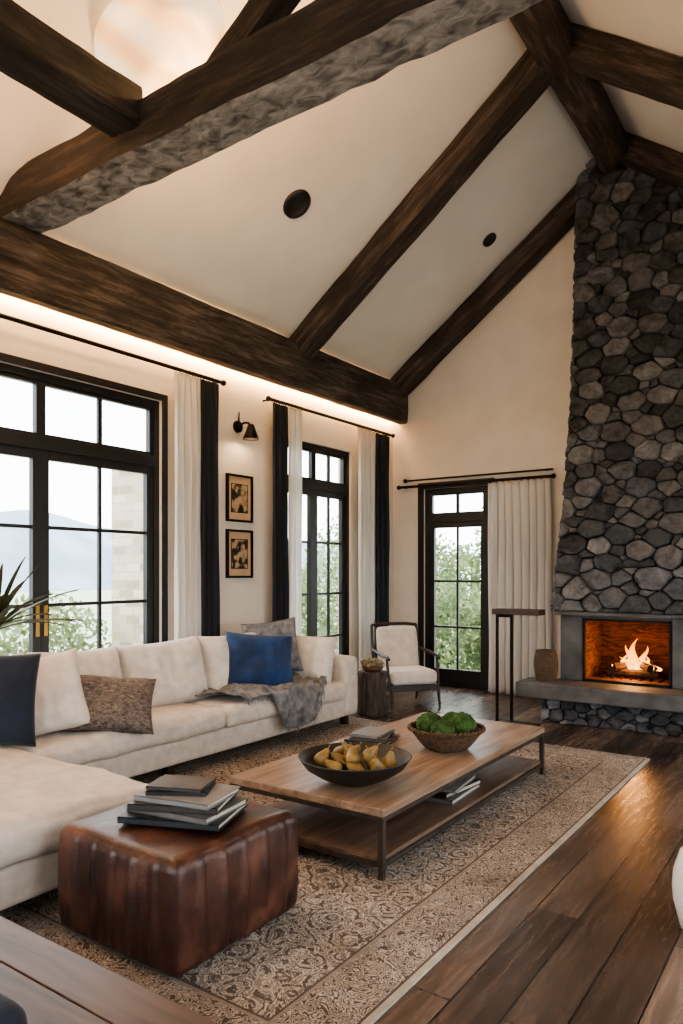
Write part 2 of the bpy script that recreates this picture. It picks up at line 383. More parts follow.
# ------------------------------------------------------------------ doors / windows
def french(name,loc,rz,w,h,leaves,zt,bars,cols=2,handles=True,fr=.06):
    e=empty(name,loc,rz);L=[];G=[]
    y0,y1=.03,.13
    L+=[(-w/2,-w/2+fr,y0,y1,0,h),(w/2-fr,w/2,y0,y1,0,h),(-w/2+fr,w/2-fr,y0,y1,h-fr,h),(-w/2+fr,w/2-fr,y0,y1,zt-.05,zt+.05),(-w/2+fr,w/2-fr,y0,y1,0,.03)]
    iw=(w-2*fr)/leaves;st=.07
    for i in range(leaves):
        a=-w/2+fr+i*iw;b=a+iw
        zb=.03;zt2=zt-.05
        ya,yb=.045,.10
        L+=[(a,a+st,ya,yb,zb,zt2),(b-st,b,ya,yb,zb,zt2),(a+st,b-st,ya,yb,zb,zb+.2),(a+st,b-st,ya,yb,zt2-st,zt2)]
        for z in bars: L.append((a+st,b-st,ya+.01,yb-.01,z-.014,z+.014))
        for c in range(1,cols):
            u=a+st+(b-a-2*st)*c/cols;L.append((u-.014,u+.014,ya+.012,yb-.012,zb+.2,zt2-st))
        L+=[(a,a+.04,ya,yb,zt+.05,h-fr),(b-.04,b,ya,yb,zt+.05,h-fr),(a,b,ya+.002,yb,zt+.05,zt+.08),(a,b,ya+.002,yb,h-fr-.03,h-fr)]
        for c in range(1,cols):
            u=a+(b-a)*c/cols;L.append((u-.02,u+.02,ya+.012,yb-.012,zt+.05,h-fr))
        G+=[(a+.03,b-.03,.07,.074,zb+.1,zt2-.03),(a+.02,b-.02,.07,.074,zt+.06,h-fr)]
    boxes('frame',L,blackm,e,bevel=.003);boxes('glass',G,glass,e)
    if handles:
        V=[];F=[]
        for s in((-1,1) if leaves==2 else (1,)):
            u=s*.035 if leaves==2 else w/2-fr-.035
            bx(V,F,u-.016,u+.016,.035,.045,1.0,1.24)
            cyl(V,F,(u,.045,1.13),(u,-.02,1.13),.009);cyl(V,F,(u,-.02,1.13),(u+s*.10,-.02,1.13),.009)
        mesh('handle',V,F,brass,e)
    return e
french('door_1',(XL,3.29,0),pi/2,2.34,3.05,2,2.5,[.62+.1,1.24,1.85])
french('door_2',(XL,6.81,0),pi/2,1.42,3.0,2,2.52,[.72,1.24,1.85],handles=False)
french('door_3',(-4.16,YB,0),0,.92,2.6,1,2.2,[.78,1.38],handles=False)
for nm,u0,u1 in(('window_1',4.6,6.6),('window_2',1.0,3.4)):
    french(nm,(XR,(u0+u1)/2,0),-pi/2,u1-u0,3.0,2,2.5,[.72,1.24,1.85],handles=False)
for nm,u0,u1 in(('window_3',-4.4,-2.2),('window_4',-1.7,.5)):
    french(nm,((u0+u1)/2,YF,0),pi,u1-u0,3.0,2,2.5,[.72,1.24,1.85],handles=False)
boxes('trim_1',[(XL-.0,XL+.015,2.06,2.12,0,3.11),(XL,XL+.015,4.46,4.52,0,3.11),(XL,XL+.015,2.12,4.46,3.05,3.11)],blackm)
boxes('trim_2',[(-4.70,-4.62,YB-.02,YB,0,2.68),(-3.70,-3.62,YB-.02,YB,0,2.68),(-4.62,-3.70,YB-.02,YB,2.6,2.68)],blackm)

# curtains
def curtain(name,axis,c,u0,u1,zt,mat,folds,amp=.035,seed=0):
    nu=folds*10;nz=24;V=[];F=[]
    for i in range(nz+1):
        z=zt-(zt-.015)*i/nz
        for j in range(nu+1):
            t=j/nu
            ph=2*pi*folds*t+.5*noise.noise(Vector((t*4+seed,z*.5,0)))
            a=amp*(.55+.45*min(1,i/6))*(1+.35*noise.noise(Vector((t*6,seed,z*.6))))
            o=a*math.sin(ph)+.012*noise.noise(Vector((t*9,z*1.3,seed)))
            u=u0+(u1-u0)*t+.01*math.sin(ph*2+1)+.012*noise.noise(Vector((seed,z*.9,t*3)))
            V.append((c+o,u,z) if axis=='Y' else (u,c+o,z))
    for i in range(nz):
        for j in range(nu):
            a=i*(nu+1)+j;F.append((a,a+1,a+nu+2,a+nu+1))
    o=mesh(name,V,F,mat,smooth=True)
    s=o.modifiers.new('s','SOLIDIFY');s.thickness=.004
    return o
XC=XL+.12
curtain('curtain','Y',XC,4.50,4.82,3.31,curw,4,.035,1);curtain('curtain','Y',XC,4.82,5.06,3.31,curd,3,.035,2)
curtain('curtain','Y',XC,5.86,6.12,3.29,curd,3,.035,3);curtain('curtain','Y',XC,6.12,6.36,3.29,curw,3,.03,4)
curtain('curtain','Y',XC,7.50,7.88,3.29,curw,4,.035,5);curtain('curtain','Y',XC,7.90,8.24,3.29,curd,3,.035,6)
curtain('curtain','X',YB-.13,-3.66,-2.86,2.60,curw,8,.045,7)
def rod(name,pts,ends,brk,r=.014,parts=None):
    V=[];F=[]
    cyl(V,F,pts[0],pts[1],r)
    for e in ends: lathe_s=None;bm=bmesh.new();bmesh.ops.create_uvsphere(bm,u_segments=12,v_segments=8,radius=.03,matrix=Matrix.Translation(e));n=len(V);bm.verts.index_update();V+= [tuple(v.co) for v in bm.verts];F+=[tuple(n+v.index for v in f.verts) for f in bm.faces];bm.free()
    for a,b in brk: cyl(V,F,a,b,.01)
    if parts:
        for a in parts:
            n=12
            P=[]
            for i in range(n+1):
                t=2*pi*i/n
                P.append((a[0]+(0.024*math.cos(t) if a[3]=='Y' else 0),a[1]+(0.024*math.cos(t) if a[3]=='X' else 0),a[2]+.024*math.sin(t)-.008))
            tube(V,F,P,.004,6)
    return mesh(name,V,F,iron,smooth=False)
def rings(u0,u1,n,c,z,ax): return [((c,u0+(u1-u0)*i/(n-1),z,'Y') if ax=='Y' else (u0+(u1-u0)*i/(n-1),c,z,'X')) for i in range(n)]
rod('curtain_rod',((XC,1.2,3.34),(XC,5.12,3.34)),[(XC,5.13,3.34)],[((XL,5.08,3.34),(XC,5.08,3.34)),((XL,1.6,3.34),(XC,1.6,3.34))],r=.018,parts=rings(4.52,5.04,8,XC,3.34,'Y'))
rod('curtain_rod',((XC,5.82,3.32),(XC,8.32,3.32)),[(XC,5.80,3.32),(XC,8.34,3.32)],[((XL,5.85,3.32),(XC,5.85,3.32)),((XL,8.27,3.32),(XC,8.27,3.32))],r=.018,parts=rings(5.88,6.34,7,XC,3.32,'Y')+rings(7.52,8.22,9,XC,3.32,'Y'))
rod('curtain_rod',((-4.92,YB-.13,2.63),(-2.84,YB-.13,2.63)),[(-4.93,YB-.13,2.63),(-2.83,YB-.13,2.63)],[((-4.88,YB,2.63),(-4.88,YB-.13,2.63)),((-2.9,YB,2.63),(-2.9,YB-.13,2.63))],r=.018,parts=rings(-3.62,-2.9,10,YB-.13,2.63,'X'))
rod('curtain_rod',((-4.86,YB-.06,2.72),(-2.86,YB-.06,2.72)),[(-4.87,YB-.06,2.72)],[((-4.8,YB,2.72),(-4.8,YB-.06,2.72)),((-2.95,YB,2.72),(-2.95,YB-.06,2.72))],.012)

# ------------------------------------------------------------------ chimney
def chY(z):
    P=[(0,7.38),(1.1,7.38),(1.5,7.5),(2.3,7.78),(3.4,8.04),(4.5,8.14),(6.4,8.3)]
    for (a,b),(c,d) in zip(P[:-1],P[1:]):
        if z<=c: return b+(d-b)*(z-a)/(c-a)
    return 8.3
CX0,CX1=-2.50,-0.98
def stones(name,W,H,mp,rmin,rmax,seed,parent=None,thick=(.03,.09),gap=.006,asp=1.35):
    rnd=random.Random(seed);P=[]
    for k in range(9000):
        r=rmax-(rmax-rmin)*min(1,(k/3000))**.6*rnd.uniform(.45,1)
        x=rnd.uniform(0,W);y=rnd.uniform(0,H)
        if all(((x-a)**2+((y-b)*asp)**2)>(.66*(r+c))**2 for a,b,c in P): P.append((x,y,r))
    V=[];F=[];cols=[]
    pal=[C(80,82,86),C(94,95,99),C(66,68,72),C(104,104,106),C(82,82,83),C(58,60,64),C(112,111,112),C(74,78,85)]
    for i,(x,y,r) in enumerate(P):
        poly=[Vector((-.5,-.5)),Vector((.5,-.5)),Vector((.5,.5)),Vector((-.5,.5))]
        planes=[(Vector((-1,0)),x),(Vector((1,0)),W-x),(Vector((0,-1)),y),(Vector((0,1)),H-y)]
        for j,(a,b,c) in enumerate(P):
            if j==i: continue
            if abs(a-x)>.8 or abs(b-y)>.8: continue
            d=Vector((a-x,(b-y)*asp));l=d.length
            off=l/2+(r*r-c*c)*.8/(2*l)
            n=Vector((d.x/l,d.y/l*asp));nl=n.length
            planes.append((n/nl,off/nl))
        for n,dist in planes:
            dist-=gap/2;out=[]
            for k in range(len(poly)):
                A=poly[k];B=poly[(k+1)%len(poly)];da=A.dot(n)-dist;db=B.dot(n)-dist
                if da<=0: out.append(A)
                if (da<0)!=(db<0) and abs(da-db)>1e-9: out.append(A+(B-A)*(da/(da-db)))
            poly=out
            if len(poly)<3: break
        if len(poly)<3: continue
        cen=sum(poly,Vector((0,0)))/len(poly)
        for it in range(3):
            q=[]
            for k in range(len(poly)):
                A=poly[k];B=poly[(k+1)%len(poly)];w_=.10 if it==0 else .25
                q+=[A.lerp(B,w_),A.lerp(B,1-w_)]
            poly=q
        poly=[cen+(p-cen)*(1+.08*noise.noise(Vector(((p.x+x)*15,(p.y+y)*15,i*.7)))) for p in poly]
        t=rnd.uniform(*thick);tx=rnd.uniform(-.3,.3);ty=rnd.uniform(-.3,.3)
        col=rnd.choice(pal);k_=rnd.uniform(.7,1.2);col=tuple(c*k_ for c in col[:3])+(1,)
        base_=len(V);n=len(poly);R=[(1,-.03),(.985,t*.45),(.955,t*.82),(.90,t*.96),(.7,t),(.45,t*1.01),(.2,t*1.02)]
        for s,dp in R:
            for p in poly:
                q=cen+(p-cen)*s
                dd=dp+((tx*(q.x-cen.x)+ty*(q.y-cen.y))+.04*noise.noise(Vector((q.x*10+x*9,q.y*10+y*9,i))) if dp>0 else 0)
                V.append(mp(x+q.x,y+q.y,dd));cols.append(col)
        V.append(mp(x+cen.x,y+cen.y,t*1.02+.04*noise.noise(Vector((cen.x*10+x*9,cen.y*10+y*9,i)))));cols.append(col)
        m_=len(R)-1
        for a in range(m_):
            for k in range(n):
                kk=(k+1)%n;F.append((base_+a*n+k,base_+a*n+kk,base_+(a+1)*n+kk,base_+(a+1)*n+k))
        for k in range(n): F.append((base_+m_*n+k,base_+m_*n+(k+1)%n,base_+(m_+1)*n))
    o=mesh(name,V,F,stonem,parent,True)
    at=o.data.color_attributes.new('tint','FLOAT_COLOR','POINT')
    for i,c in enumerate(cols): at.data[i].color=c
    return o
fp=empty('stone_fireplace')
Z0=1.10
stones('chimney_stones',CX1-CX0,5.15,lambda u,v,d:(CX0+u,chY(Z0+v)-d,Z0+v),.05,.185,3,fp)
stones('chimney_side_stones',.9,5.0,lambda u,v,d:(CX0-d*.6,YB-(YB-chY(Z0+v)-.01)*(u/.9),Z0+v),.07,.14,5,fp,thick=(.02,.045))
V=[];F=[];zs=[1.06,1.3,1.5,1.9,2.3,2.8,3.4,4.5,5.9]
for z in zs: V+=[(CX0+.02,chY(z)+.01,z),(CX1-.02,chY(z)+.01,z),(CX1-.02,YB,z),(CX0+.02,YB,z)]
for i in range(len(zs)-1):
    for j in range(4): k=(j+1)%4;F.append((i*4+j,i*4+k,i*4+4+k,i*4+4+j))
F.append((0,1,2,3));F.append(tuple(len(V)-4+i for i in range(4)))
mesh('chimney_core',V,F,mortar,fp)
FX0,FX1=-2.19,-1.36
boxes('surround',[(-2.42,FX0,7.40,8.1,.40,1.06),(FX1,-1.05,7.40,8.1,.40,1.06),(FX0,FX1,7.40,8.1,1.03,1.06),(-2.46,-1.02,7.34,7.5,1.06,1.10)],slabm,fp,bevel=.008)
boxes('firebox_lining',[(FX0,FX1,8.0,8.06,.40,1.03),(FX0,FX0+.02,7.42,8.0,.41,1.03),(FX1-.02,FX1,7.42,8.0,.41,1.03),(FX0+.02,FX1-.02,7.42,8.0,.4,.42),(FX0+.02,FX1-.02,7.42,8.0,1.01,1.03)],soot,fp)
boxes('firebox_frame',[(FX0,FX0+.022,7.385,7.42,.41,1.035),(FX1-.022,FX1,7.385,7.42,.41,1.035),(FX0,FX1,7.385,7.42,1.012,1.035),(FX0,FX1,7.385,7.42,.40,.425)],iron,fp)
boxes('hearth_slab',[(-2.74,-.86,6.98,7.40,.25,.40),(-2.46,-1.0,7.40,8.5,.25,.40)],slabm,fp,bevel=.012)
boxes('hearth_core',[(-2.52,-.94,7.16,8.5,0,.25)],mortar,fp)
stones('hearth_stones',1.58,.25,lambda u,v,d:(-2.52+u,7.16-d,v),.045,.10,11,fp,thick=(.02,.05))
V=[];F=[]
for a,b,r in [((-2.02,7.72,.47),(-1.52,7.66,.48),.05),((-1.98,7.82,.48),(-1.55,7.86,.47),.055),((-1.95,7.66,.53),(-1.62,7.86,.57),.045),((-1.60,7.64,.54),(-1.86,7.85,.60),.04)]: cyl(V,F,a,b,r,10,r*.85)
for i in range(7): bx(V,F,-2.05+i*.09,-2.04+i*.09,7.58,7.95,.42,.435)
mesh('logs',V,F,mat_noise('charred_log',C(26,18,14),C(70,42,26),14,.95,.8,bdist=.02),fp)
def flamem():
    m,nt,b=base('flame')
    g=N(nt,'TexCoord');sp=N(nt,'SeparateXYZ',{0:g.outputs['Generated']})
    nz=N(nt,'TexNoise',{'Vector':g.outputs['Object'],'Scale':14,'Detail':3})
    a=N(nt,'Math',{0:nz.outputs['Fac'],1:.35},operation='MULTIPLY');s=N(nt,'Math',{0:sp.outputs[2],1:a.outputs[0]},operation='ADD')
    col=ramp(nt,s.outputs[0],[(.1,(1,.58,.16,1)),(.45,(1,.40,.06,1)),(1,(.9,.20,.01,1))])
    em=N(nt,'Emission',{'Color':col,'Strength':4.5})
    lw=N(nt,'LayerWeight',{'Blend':.6});tr=N(nt,'BsdfTransparent')
    mx=N(nt,'MixShader',{0:lw.outputs['Facing'],1:em.outputs[0],2:tr.outputs[0]})
    nt.links.new(mx.outputs[0],nt.nodes['Material Output'].inputs[0]);return m
V=[];F=[]
for k,(x,y,h,r) in enumerate([(-1.82,7.76,.26,.045),(-1.76,7.72,.34,.05),(-1.70,7.78,.26,.042),(-1.90,7.78,.14,.036),(-1.63,7.74,.14,.036),(-1.80,7.70,.18,.034),(-1.73,7.70,.15,.034),(-1.56,7.78,.07,.028),(-1.96,7.76,.06,.024),(-1.86,7.72,.20,.03),(-1.67,7.72,.18,.03)]):
    n0=len(V);pr=[(r*math.sin(pi*min(1,t**.62))*(1-.25*t)+.0008,h*t) for t in [i/14 for i in range(15)]]
    lathe(V,F,pr,14,(x,y,.49))
    for i in range(n0,len(V)):
        p=V[i];t=(p[2]-.49)/h
        V[i]=(p[0]+.05*t*math.sin(t*5+k*1.7),p[1]+.02*t*math.cos(t*6+k),p[2])
mesh('flames',V,F,flamem(),fp,True)
# ------------------------------------------------------------------ rug
rugm=rugmat()
boxes('area_rug',[(-(RX1-RX0)/2,(RX1-RX0)/2,-(RY1-RY0)/2,(RY1-RY0)/2,0,.012)],rugm,loc=((RX0+RX1)/2,(RY0+RY1)/2,0.0005))

# ------------------------------------------------------------------ sofa
so=empty('sectional_sofa',(0,0,RZ))
sbox('base',-4.83,-3.97,1.32,5.93,.09,.27,.03,linen,so)
sbox('chaise_base',-4.0,-2.84,1.42,2.43,.09,.27,.03,linen,so)
sbox('backrest',-4.86,-4.64,1.32,5.95,.09,.72,.06,linen,so)
sbox('armrest',-4.84,-3.94,5.72,5.96,.09,.66,.06,linen,so,.01)
sbox('seat_cushion_1',-4.66,-3.93,2.42,4.10,.265,.43,.055,linen,so,.025,18,.014,1)
sbox('seat_cushion_2',-4.66,-3.93,4.11,5.73,.265,.43,.055,linen,so,.025,18,.014,2)
sbox('chaise_cushion',-4.66,-2.80,1.42,2.44,.265,.44,.06,linen,so,.03,20,.016,3)
L=[]
for x,y in[(-4.75,1.4),(-4.75,5.85),(-4.05,5.85),(-4.05,3.6),(-2.95,1.52),(-2.95,2.34),(-4.75,3.6)]: L.append((x-.03,x+.03,y-.03,y+.03,0,.1))
boxes('legs',L,chairw,so)
for i,(y,w) in enumerate([(2.42,.74),(3.16,.78),(3.95,.82),(4.74,.80)]):
    pillow('back_cushion_%d'%i,w,.55,.30,linenw,(-4.50,y,.668),(-4,4,-4,4)[i],14,(2,-2,2,-1)[i],so,.5,i*3.1,.035)
pillow('arm_cushion',.60,.46,.22,linenw,(-4.28,5.54,.655),-80,14,-2,so,.45,9,.03)
def placep(name,*a,**k): return pillow(name,*a,**k)
placep('throw_pillow',.54,.52,.20,linenw,(-4.22,2.70,.71),-30,18,10,seed=3,wr=.035)
placep('throw_pillow',.56,.56,.18,navyd,(-4.14,2.30,.75),-28,14,-4,seed=8)
placep('throw_pillow',.66,.40,.19,taupe,(-4.06,3.06,.62),-32,30,-7,seed=12,wr=.03)
placep('throw_pillow',.62,.50,.20,navy,(-4.22,4.80,.72),-32,18,-5,seed=16,wr=.035)
placep('throw_pillow',.52,.52,.16,greyc,(-4.44,5.22,.79),-45,14,7,seed=20)
# throw blanket
V=[];F=[];nu,nv=64,44
path=[(-4.50,.462),(-4.3,.468),(-4.15,.47),(-4.02,.468),(-3.94,.455),(-3.905,.42),(-3.895,.36),(-3.89,.28),(-3.885,.14)]
def pth(t):
    s=min(t,.9999)*(len(path)-1);i=min(int(s),len(path)-2);f=s-i
    return path[i][0]+(path[i+1][0]-path[i][0])*f,path[i][1]+(path[i+1][1]-path[i][1])*f
for i in range(nu+1):
    for j in range(nv+1):
        u=i/nu;t=j/nv
        lim=.52+.47*math.exp(-((u-.62)/.28)**4)
        x,z=pth(t*lim)
        y=4.10+1.30*u-.25*t*(u-.66)+.06*noise.noise(Vector((u*3,t*3,5)))
        w=.055*noise.noise(Vector((u*8+t*4,t*2.5,1)))+.028*noise.noise(Vector((u*20-t*5,t*5,4)))+.036
        V.append((x+(.7*w if t*lim>.5 else 0)+.012,y,z+RZ+(w if t*lim<.62 else 0)+.012))
for i in range(nu):
    for j in range(nv):
        a=i*(nv+1)+j;F.append((a,a+1,a+nv+2,a+nv+1))
tb=empty('throw_blanket')
o=mesh('cloth',V,F,greyc,tb,smooth=True);s=o.modifiers.new('s','SOLIDIFY');s.thickness=.012
FV=[];FF=[]
for i in range(0,nu+1):
    p=Vector(V[i*(nv+1)+nv]);cyl(FV,FF,p,p+Vector((.012,random.uniform(-.01,.01),-.045)),.004,5,.002)
mesh('fringe',FV,FF,greyc,tb)

# ------------------------------------------------------------------ coffee table
ct=empty('coffee_table',(-2.335,4.105,RZ))
hx,hy=.505,1.135
boxes('top',[(-hx,hx,-hy,hy,.305,.345)],tablewood,ct,bevel=.004)
boxes('shelf',[(-hx+.02,hx-.02,-hy+.02,hy-.02,.075,.10)],shelfwood,ct,bevel=.004)
L=[]
for sx in(-1,1):
    for sy in(-1,1):
        x=sx*(hx-.015);y=sy*(hy-.015);L.append((x-.015,x+.015,y-.015,y+.015,0,.303))
for sx in(-1,1): x=sx*(hx-.015);L+=[(x-.012,x+.012,-hy+.03,hy-.03,.28,.303),(x-.012,x+.012,-hy+.03,hy-.03,.055,.08)]
for sy in(-1,1): y=sy*(hy-.015);L+=[(-hx+.03,hx-.03,y-.012,y+.012,.28,.303),(-hx+.03,hx-.03,y-.012,y+.012,.055,.08)]
boxes('frame',L,bronze,ct,bevel=.002)
TT=.3455+RZ
def book(V_,F_,mi,cx,cy,z,w,d,t,a,ci):
    def add(k,b):
        v,f=V_[k],F_[k];n=len(v);bx(v,f,*b)
        for i in range(n,len(v)):
            x,y,zz=v[i];v[i]=(cx+x*math.cos(a)-y*math.sin(a),cy+x*math.sin(a)+y*math.cos(a),zz)
    add(ci,(-w/2,w/2,-d/2,d/2,z,z+.004));add(ci,(-w/2,w/2,-d/2,d/2,z+t-.004,z+t));add(ci,(-w/2,w/2,-d/2,-d/2+.004,z,z+t))
    add(6,(-w/2+.008,w/2-.008,-d/2+.004,d/2-.008,z+.004,z+t-.004))
def bookstack(name,loc,items,rz=0):
    e=empty(name,loc,rz);VV=[[] for _ in range(7)];FF=[[] for _ in range(7)];z=0
    for (w,d,t,a,ci,ox,oy) in items: book(VV,FF,None,ox,oy,z,w,d,t,a,ci);z+=t+.0005
    for i in range(7):
        if VV[i]: mesh('pages' if i==6 else 'covers_%d'%i,VV[i],FF[i],paper if i==6 else bkcols[i],e)
    return z
bookstack('book_stack',(-2.10,4.12,.1005+RZ),[(.34,.46,.03,.05,1,0,0),(.32,.42,.03,-.1,4,0,.01),(.30,.40,.02,.12,3,.01,0)])
bookstack('magazine_stack',(-2.62,4.12,TT),[(.26,.34,.018,.2,3,0,0),(.25,.33,.015,.05,0,0,0),(.24,.31,.02,.35,5,0,0),(.2,.27,.016,.1,3,0,0)])
# bowl of pears
fb=empty('fruit_bowl',(-2.20,3.28,TT+.001))
V=[];F=[];pr=[(.0005,.0),(.10,0),(.115,.004),(.20,.04),(.27,.085),(.305,.135),(.31,.142),(.302,.142),(.262,.095),(.19,.05),(.10,.018),(.0005,.015)]
lathe(V,F,pr,48);mesh('bowl',V,F,bowlm,fb,True)
rnd=random.Random(4)
pp=[(.0005,0),(.02,.002),(.036,.014),(.041,.032),(.037,.052),(.026,.072),(.018,.088),(.012,.1),(.004,.105),(.0005,.106)]
pos=[(.0,.02,.05),(.11,.03,.08),(-.11,.02,.08),(.03,.13,.08),(-.05,-.12,.08),(.08,-.10,.08),(-.17,.10,.10),(.18,-.05,.10),(-.10,.13,.10),(.16,.10,.10),(0,-.02,.12),(.06,.06,.13),(-.06,.05,.13),(-.18,-.06,.10)]
for i,(x,y,z) in enumerate(pos):
    V=[];F=[];lathe(V,F,pp,18);cyl(V,F,(0,0,.10),(.006,.002,.13),.003,6)
    V=[(a,b,c-.04) for a,b,c in V]
    mesh('pear_%d'%i,V,F,pearm,fb,True,loc=(x,y,z+.01),rot=(rnd.uniform(-.9,.9),rnd.uniform(-.9,.9),rnd.uniform(0,6)))
# wicker basket with moss balls
mb=empty('moss_basket',(-2.13,4.24,TT))
V=[];F=[]
pr=[(.12+.115*(t**.75),.13*t) for t in [i/26 for i in range(27)]]
wf=lambda r,z,a,i:r+.006*math.sin(a*30+(pi if i%2 else 0))
lathe(V,F,[(.0005,0)]+pr,120,fn=wf);lathe(V,F,[(.225,.13),(.21,.1),(.15,.03),(.0005,.02)],60)
for k in range(2):
    P=[((.237+.008*math.cos(t*24+k*pi))*math.cos(t),(.237+.008*math.cos(t*24+k*pi))*math.sin(t),.134+.008*math.sin(t*24+k*pi)) for t in [2*pi*i/160 for i in range(161)]]
    tube(V,F,P,.008,6)
mesh('basket',V,F,wick,mb,True)
def mossball(parent,c,r,seed):
    bm=bmesh.new();bmesh.ops.create_icosphere(bm,subdivisions=5,radius=r)
    for v in bm.verts:
        n=v.co.normalized();v.co+=n*(.08*r*noise.noise(n*4+Vector((seed,0,0)))+.14*r*noise.noise(n*18+Vector((seed,0,0)))+.10*r*noise.noise(n*40))
    me=bpy.data.meshes.new('moss_ball');bm.to_mesh(me);bm.free();me.materials.append(mossm)
    o=bpy.data.objects.new('moss_ball',me);o.location=c;link(o,parent)
    for p in me.polygons:p.use_smooth=True
mossball(mb,(-.10,-.03,.135),.088,1);mossball(mb,(.09,.04,.14),.092,5);mossball(mb,(.03,-.11,.13),.075,9);mossball(mb,(-.02,.13,.13),.08,13)

# ------------------------------------------------------------------ pouf
pf=empty('leather_pouf',(-2.33,2.15,RZ+.002))
H=.355
V,F=softbox(H,H,.215,.04,.02,54,.005,4)
W=[]
def scal(u): return (abs(math.sin(pi*(u+H)/(2*H)*6))**.45-.85)*.020
for p in V:
    q=p.copy()
    e=max(0,1-(abs(p.z)/.215)**8)
    if abs(p.x)>H-.045: q.x+=math.copysign(scal(p.y)*e,p.x)
    if abs(p.y)>H-.045: q.y+=math.copysign(scal(p.x)*e,p.y)
    bl=.016*(1-(p.z/.215)**2);q.x*=1+bl;q.y*=1+bl
    if p.z>0: q.z+=.010*noise.noise(Vector((q.x*4,q.y*4,2)))
    W.append(q)
mesh('body',W,F,leath,pf,True,loc=(0,0,.222))
V=[];F=[]
for s in(-1,1):
    for i in range(1,6):
        u=-H+2*H*i/6
        for ax in(0,1):
            P=[]
            for k in range(15):
                z=-.185+.37*k/14;o=((H-.017*max(0,1-(abs(z)/.215)**8))*(1+.016*(1-(z/.215)**2))+.011)*s
                P.append((o,u*1.01,z+.222) if ax==0 else (u*1.01,o,z+.222))
            for off in(-.009,.009):
                Q=[((a,b+off,c) if ax==0 else (a+off,b,c)) for a,b,c in P];tube(V,F,Q,.0022,5)
mesh('stitching',V,F,mat_noise('tan_stitch',C(140,108,88),C(176,144,120),20,.7,0),pf)
bookstack('book_stack',(-2.29,2.13,.480),[(.44,.33,.026,.38,4,0,0),(.40,.30,.026,.16,1,.01,.01),(.38,.29,.026,.46,2,0,0),(.35,.27,.022,.24,3,.02,0),(.25,.19,.016,.55,4,-.02,.0),(.24,.18,.014,.40,5,-.02,0)],.0)

# ------------------------------------------------------------------ wooden bench with cushion (foreground left)
wb=empty('wooden_bench',(-1.78,.94,0))
boxes('top',[(-.98,.90,-.40+.158*i,-.40+.158*i+.155,.315,.36) for i in range(5)],benchwood,wb,bevel=.004)
boxes('legs',[(x-.035,x+.035,y-.035,y+.035,0,.315) for x in(-.9,.82) for y in(-.32,.32)]+[(-.9,.82,-.335,-.305,.24,.315),(-.9,.82,.305,.335,.24,.315)],benchwood,wb,bevel=.004)
sbox('bench_cushion',-2.25,-1.55,.55,.98,.368,.50,.055,navyd,None,.02,10,.005,4)

# ------------------------------------------------------------------ armchair
ac=empty('armchair',(-4.12,7.18,0),math.radians(-38));ac.scale=(.94,.94,.94)
sbox('seat',-.29,.31,-.29,.29,.27,.43,.05,linenw,ac,.02)
V,F=softbox(.055,.26,.25,.04,.015,8,.004,2)
mesh('back_pad',V,F,linenw,ac,True,loc=(-.27,0,.66),rot=(0,math.radians(-12),0))
V=[];F=[]
def leg(a,b,r0,r1): cyl(V,F,a,b,r0,10,r1)
for s in(-1,1):
    leg((.29,s*.29,.27),(.33,s*.30,0),.024,.014);leg((-.27,s*.29,.27),(-.36,s*.29,0),.024,.014)
    leg((-.27,s*.30,.22),(-.385,s*.30,.93),.022,.018)
    leg((.27,s*.31,.25),(.20,s*.32,.60),.018,.016)
    P=[(-.33,s*.31,.64),(-.2,s*.325,.63),(0,s*.335,.615),(.14,s*.33,.60),(.24,s*.32,.595),(.27,s*.32,.575)];tube(V,F,P,.02,10)
tube(V,F,[(-.385,-.30,.93),(-.395,-.15,.945),(-.395,.15,.945),(-.385,.30,.93)],.02,10)
bx(V,F,-.29,.31,-.30,.30,.20,.27);cyl(V,F,(-.31,-.3,.44),(-.31,.3,.44),.016)
mesh('wood_frame',V,F,chairw,ac)
# ------------------------------------------------------------------ stump side table with plant
V=[];F=[]
lathe(V,F,[(.0005,0),(.15,0),(.158,.02),(.15,.12),(.145,.25),(.152,.4),(.156,.44),(.15,.455),(.0005,.455)],48,fn=lambda r,z,a,i:r*(1+.03*math.sin(a*9)+.018*math.sin(a*23+z*4)))
mesh('stump_side_table',V,F,stumpm,smooth=True,loc=(-4.10,6.45,0))
pt=empty('potted_succulent',(-4.10,6.45,.4555))
V=[];F=[];lathe(V,F,[(.0005,0),(.08,0),(.11,.03),(.115,.05),(.105,.05),(.0005,.04)],24);mesh('pot',V,F,wick,pt,True)
def leaves(V,F,n,c,rad,sz,rnd,shell=.5,flat=1):
    for _ in range(n):
        d=Vector((rnd.gauss(0,1),rnd.gauss(0,1),rnd.gauss(0,1))).normalized()*(shell+(1-shell)*rnd.random())
        p=Vector(c)+Vector((d.x*rad[0],d.y*rad[1],d.z*rad[2]))
        a=Vector((rnd.gauss(0,1),rnd.gauss(0,1),rnd.gauss(0,1)*flat)).normalized();b=a.orthogonal().normalized()
        s=sz*rnd.uniform(.6,1.3);k=len(V)
        V+= [tuple(p-a*s),tuple(p+b*s*.45),tuple(p+a*s),tuple(p-b*s*.45)];F.append((k,k+1,k+2,k+3))
V=[];F=[];leaves(V,F,520,(0,0,.085),(.12,.12,.05),.020,random.Random(3));mesh('leaves',V,F,mat_noise('succulent_leaf',C(96,84,62),C(180,162,130),30,.8,.2),pt)
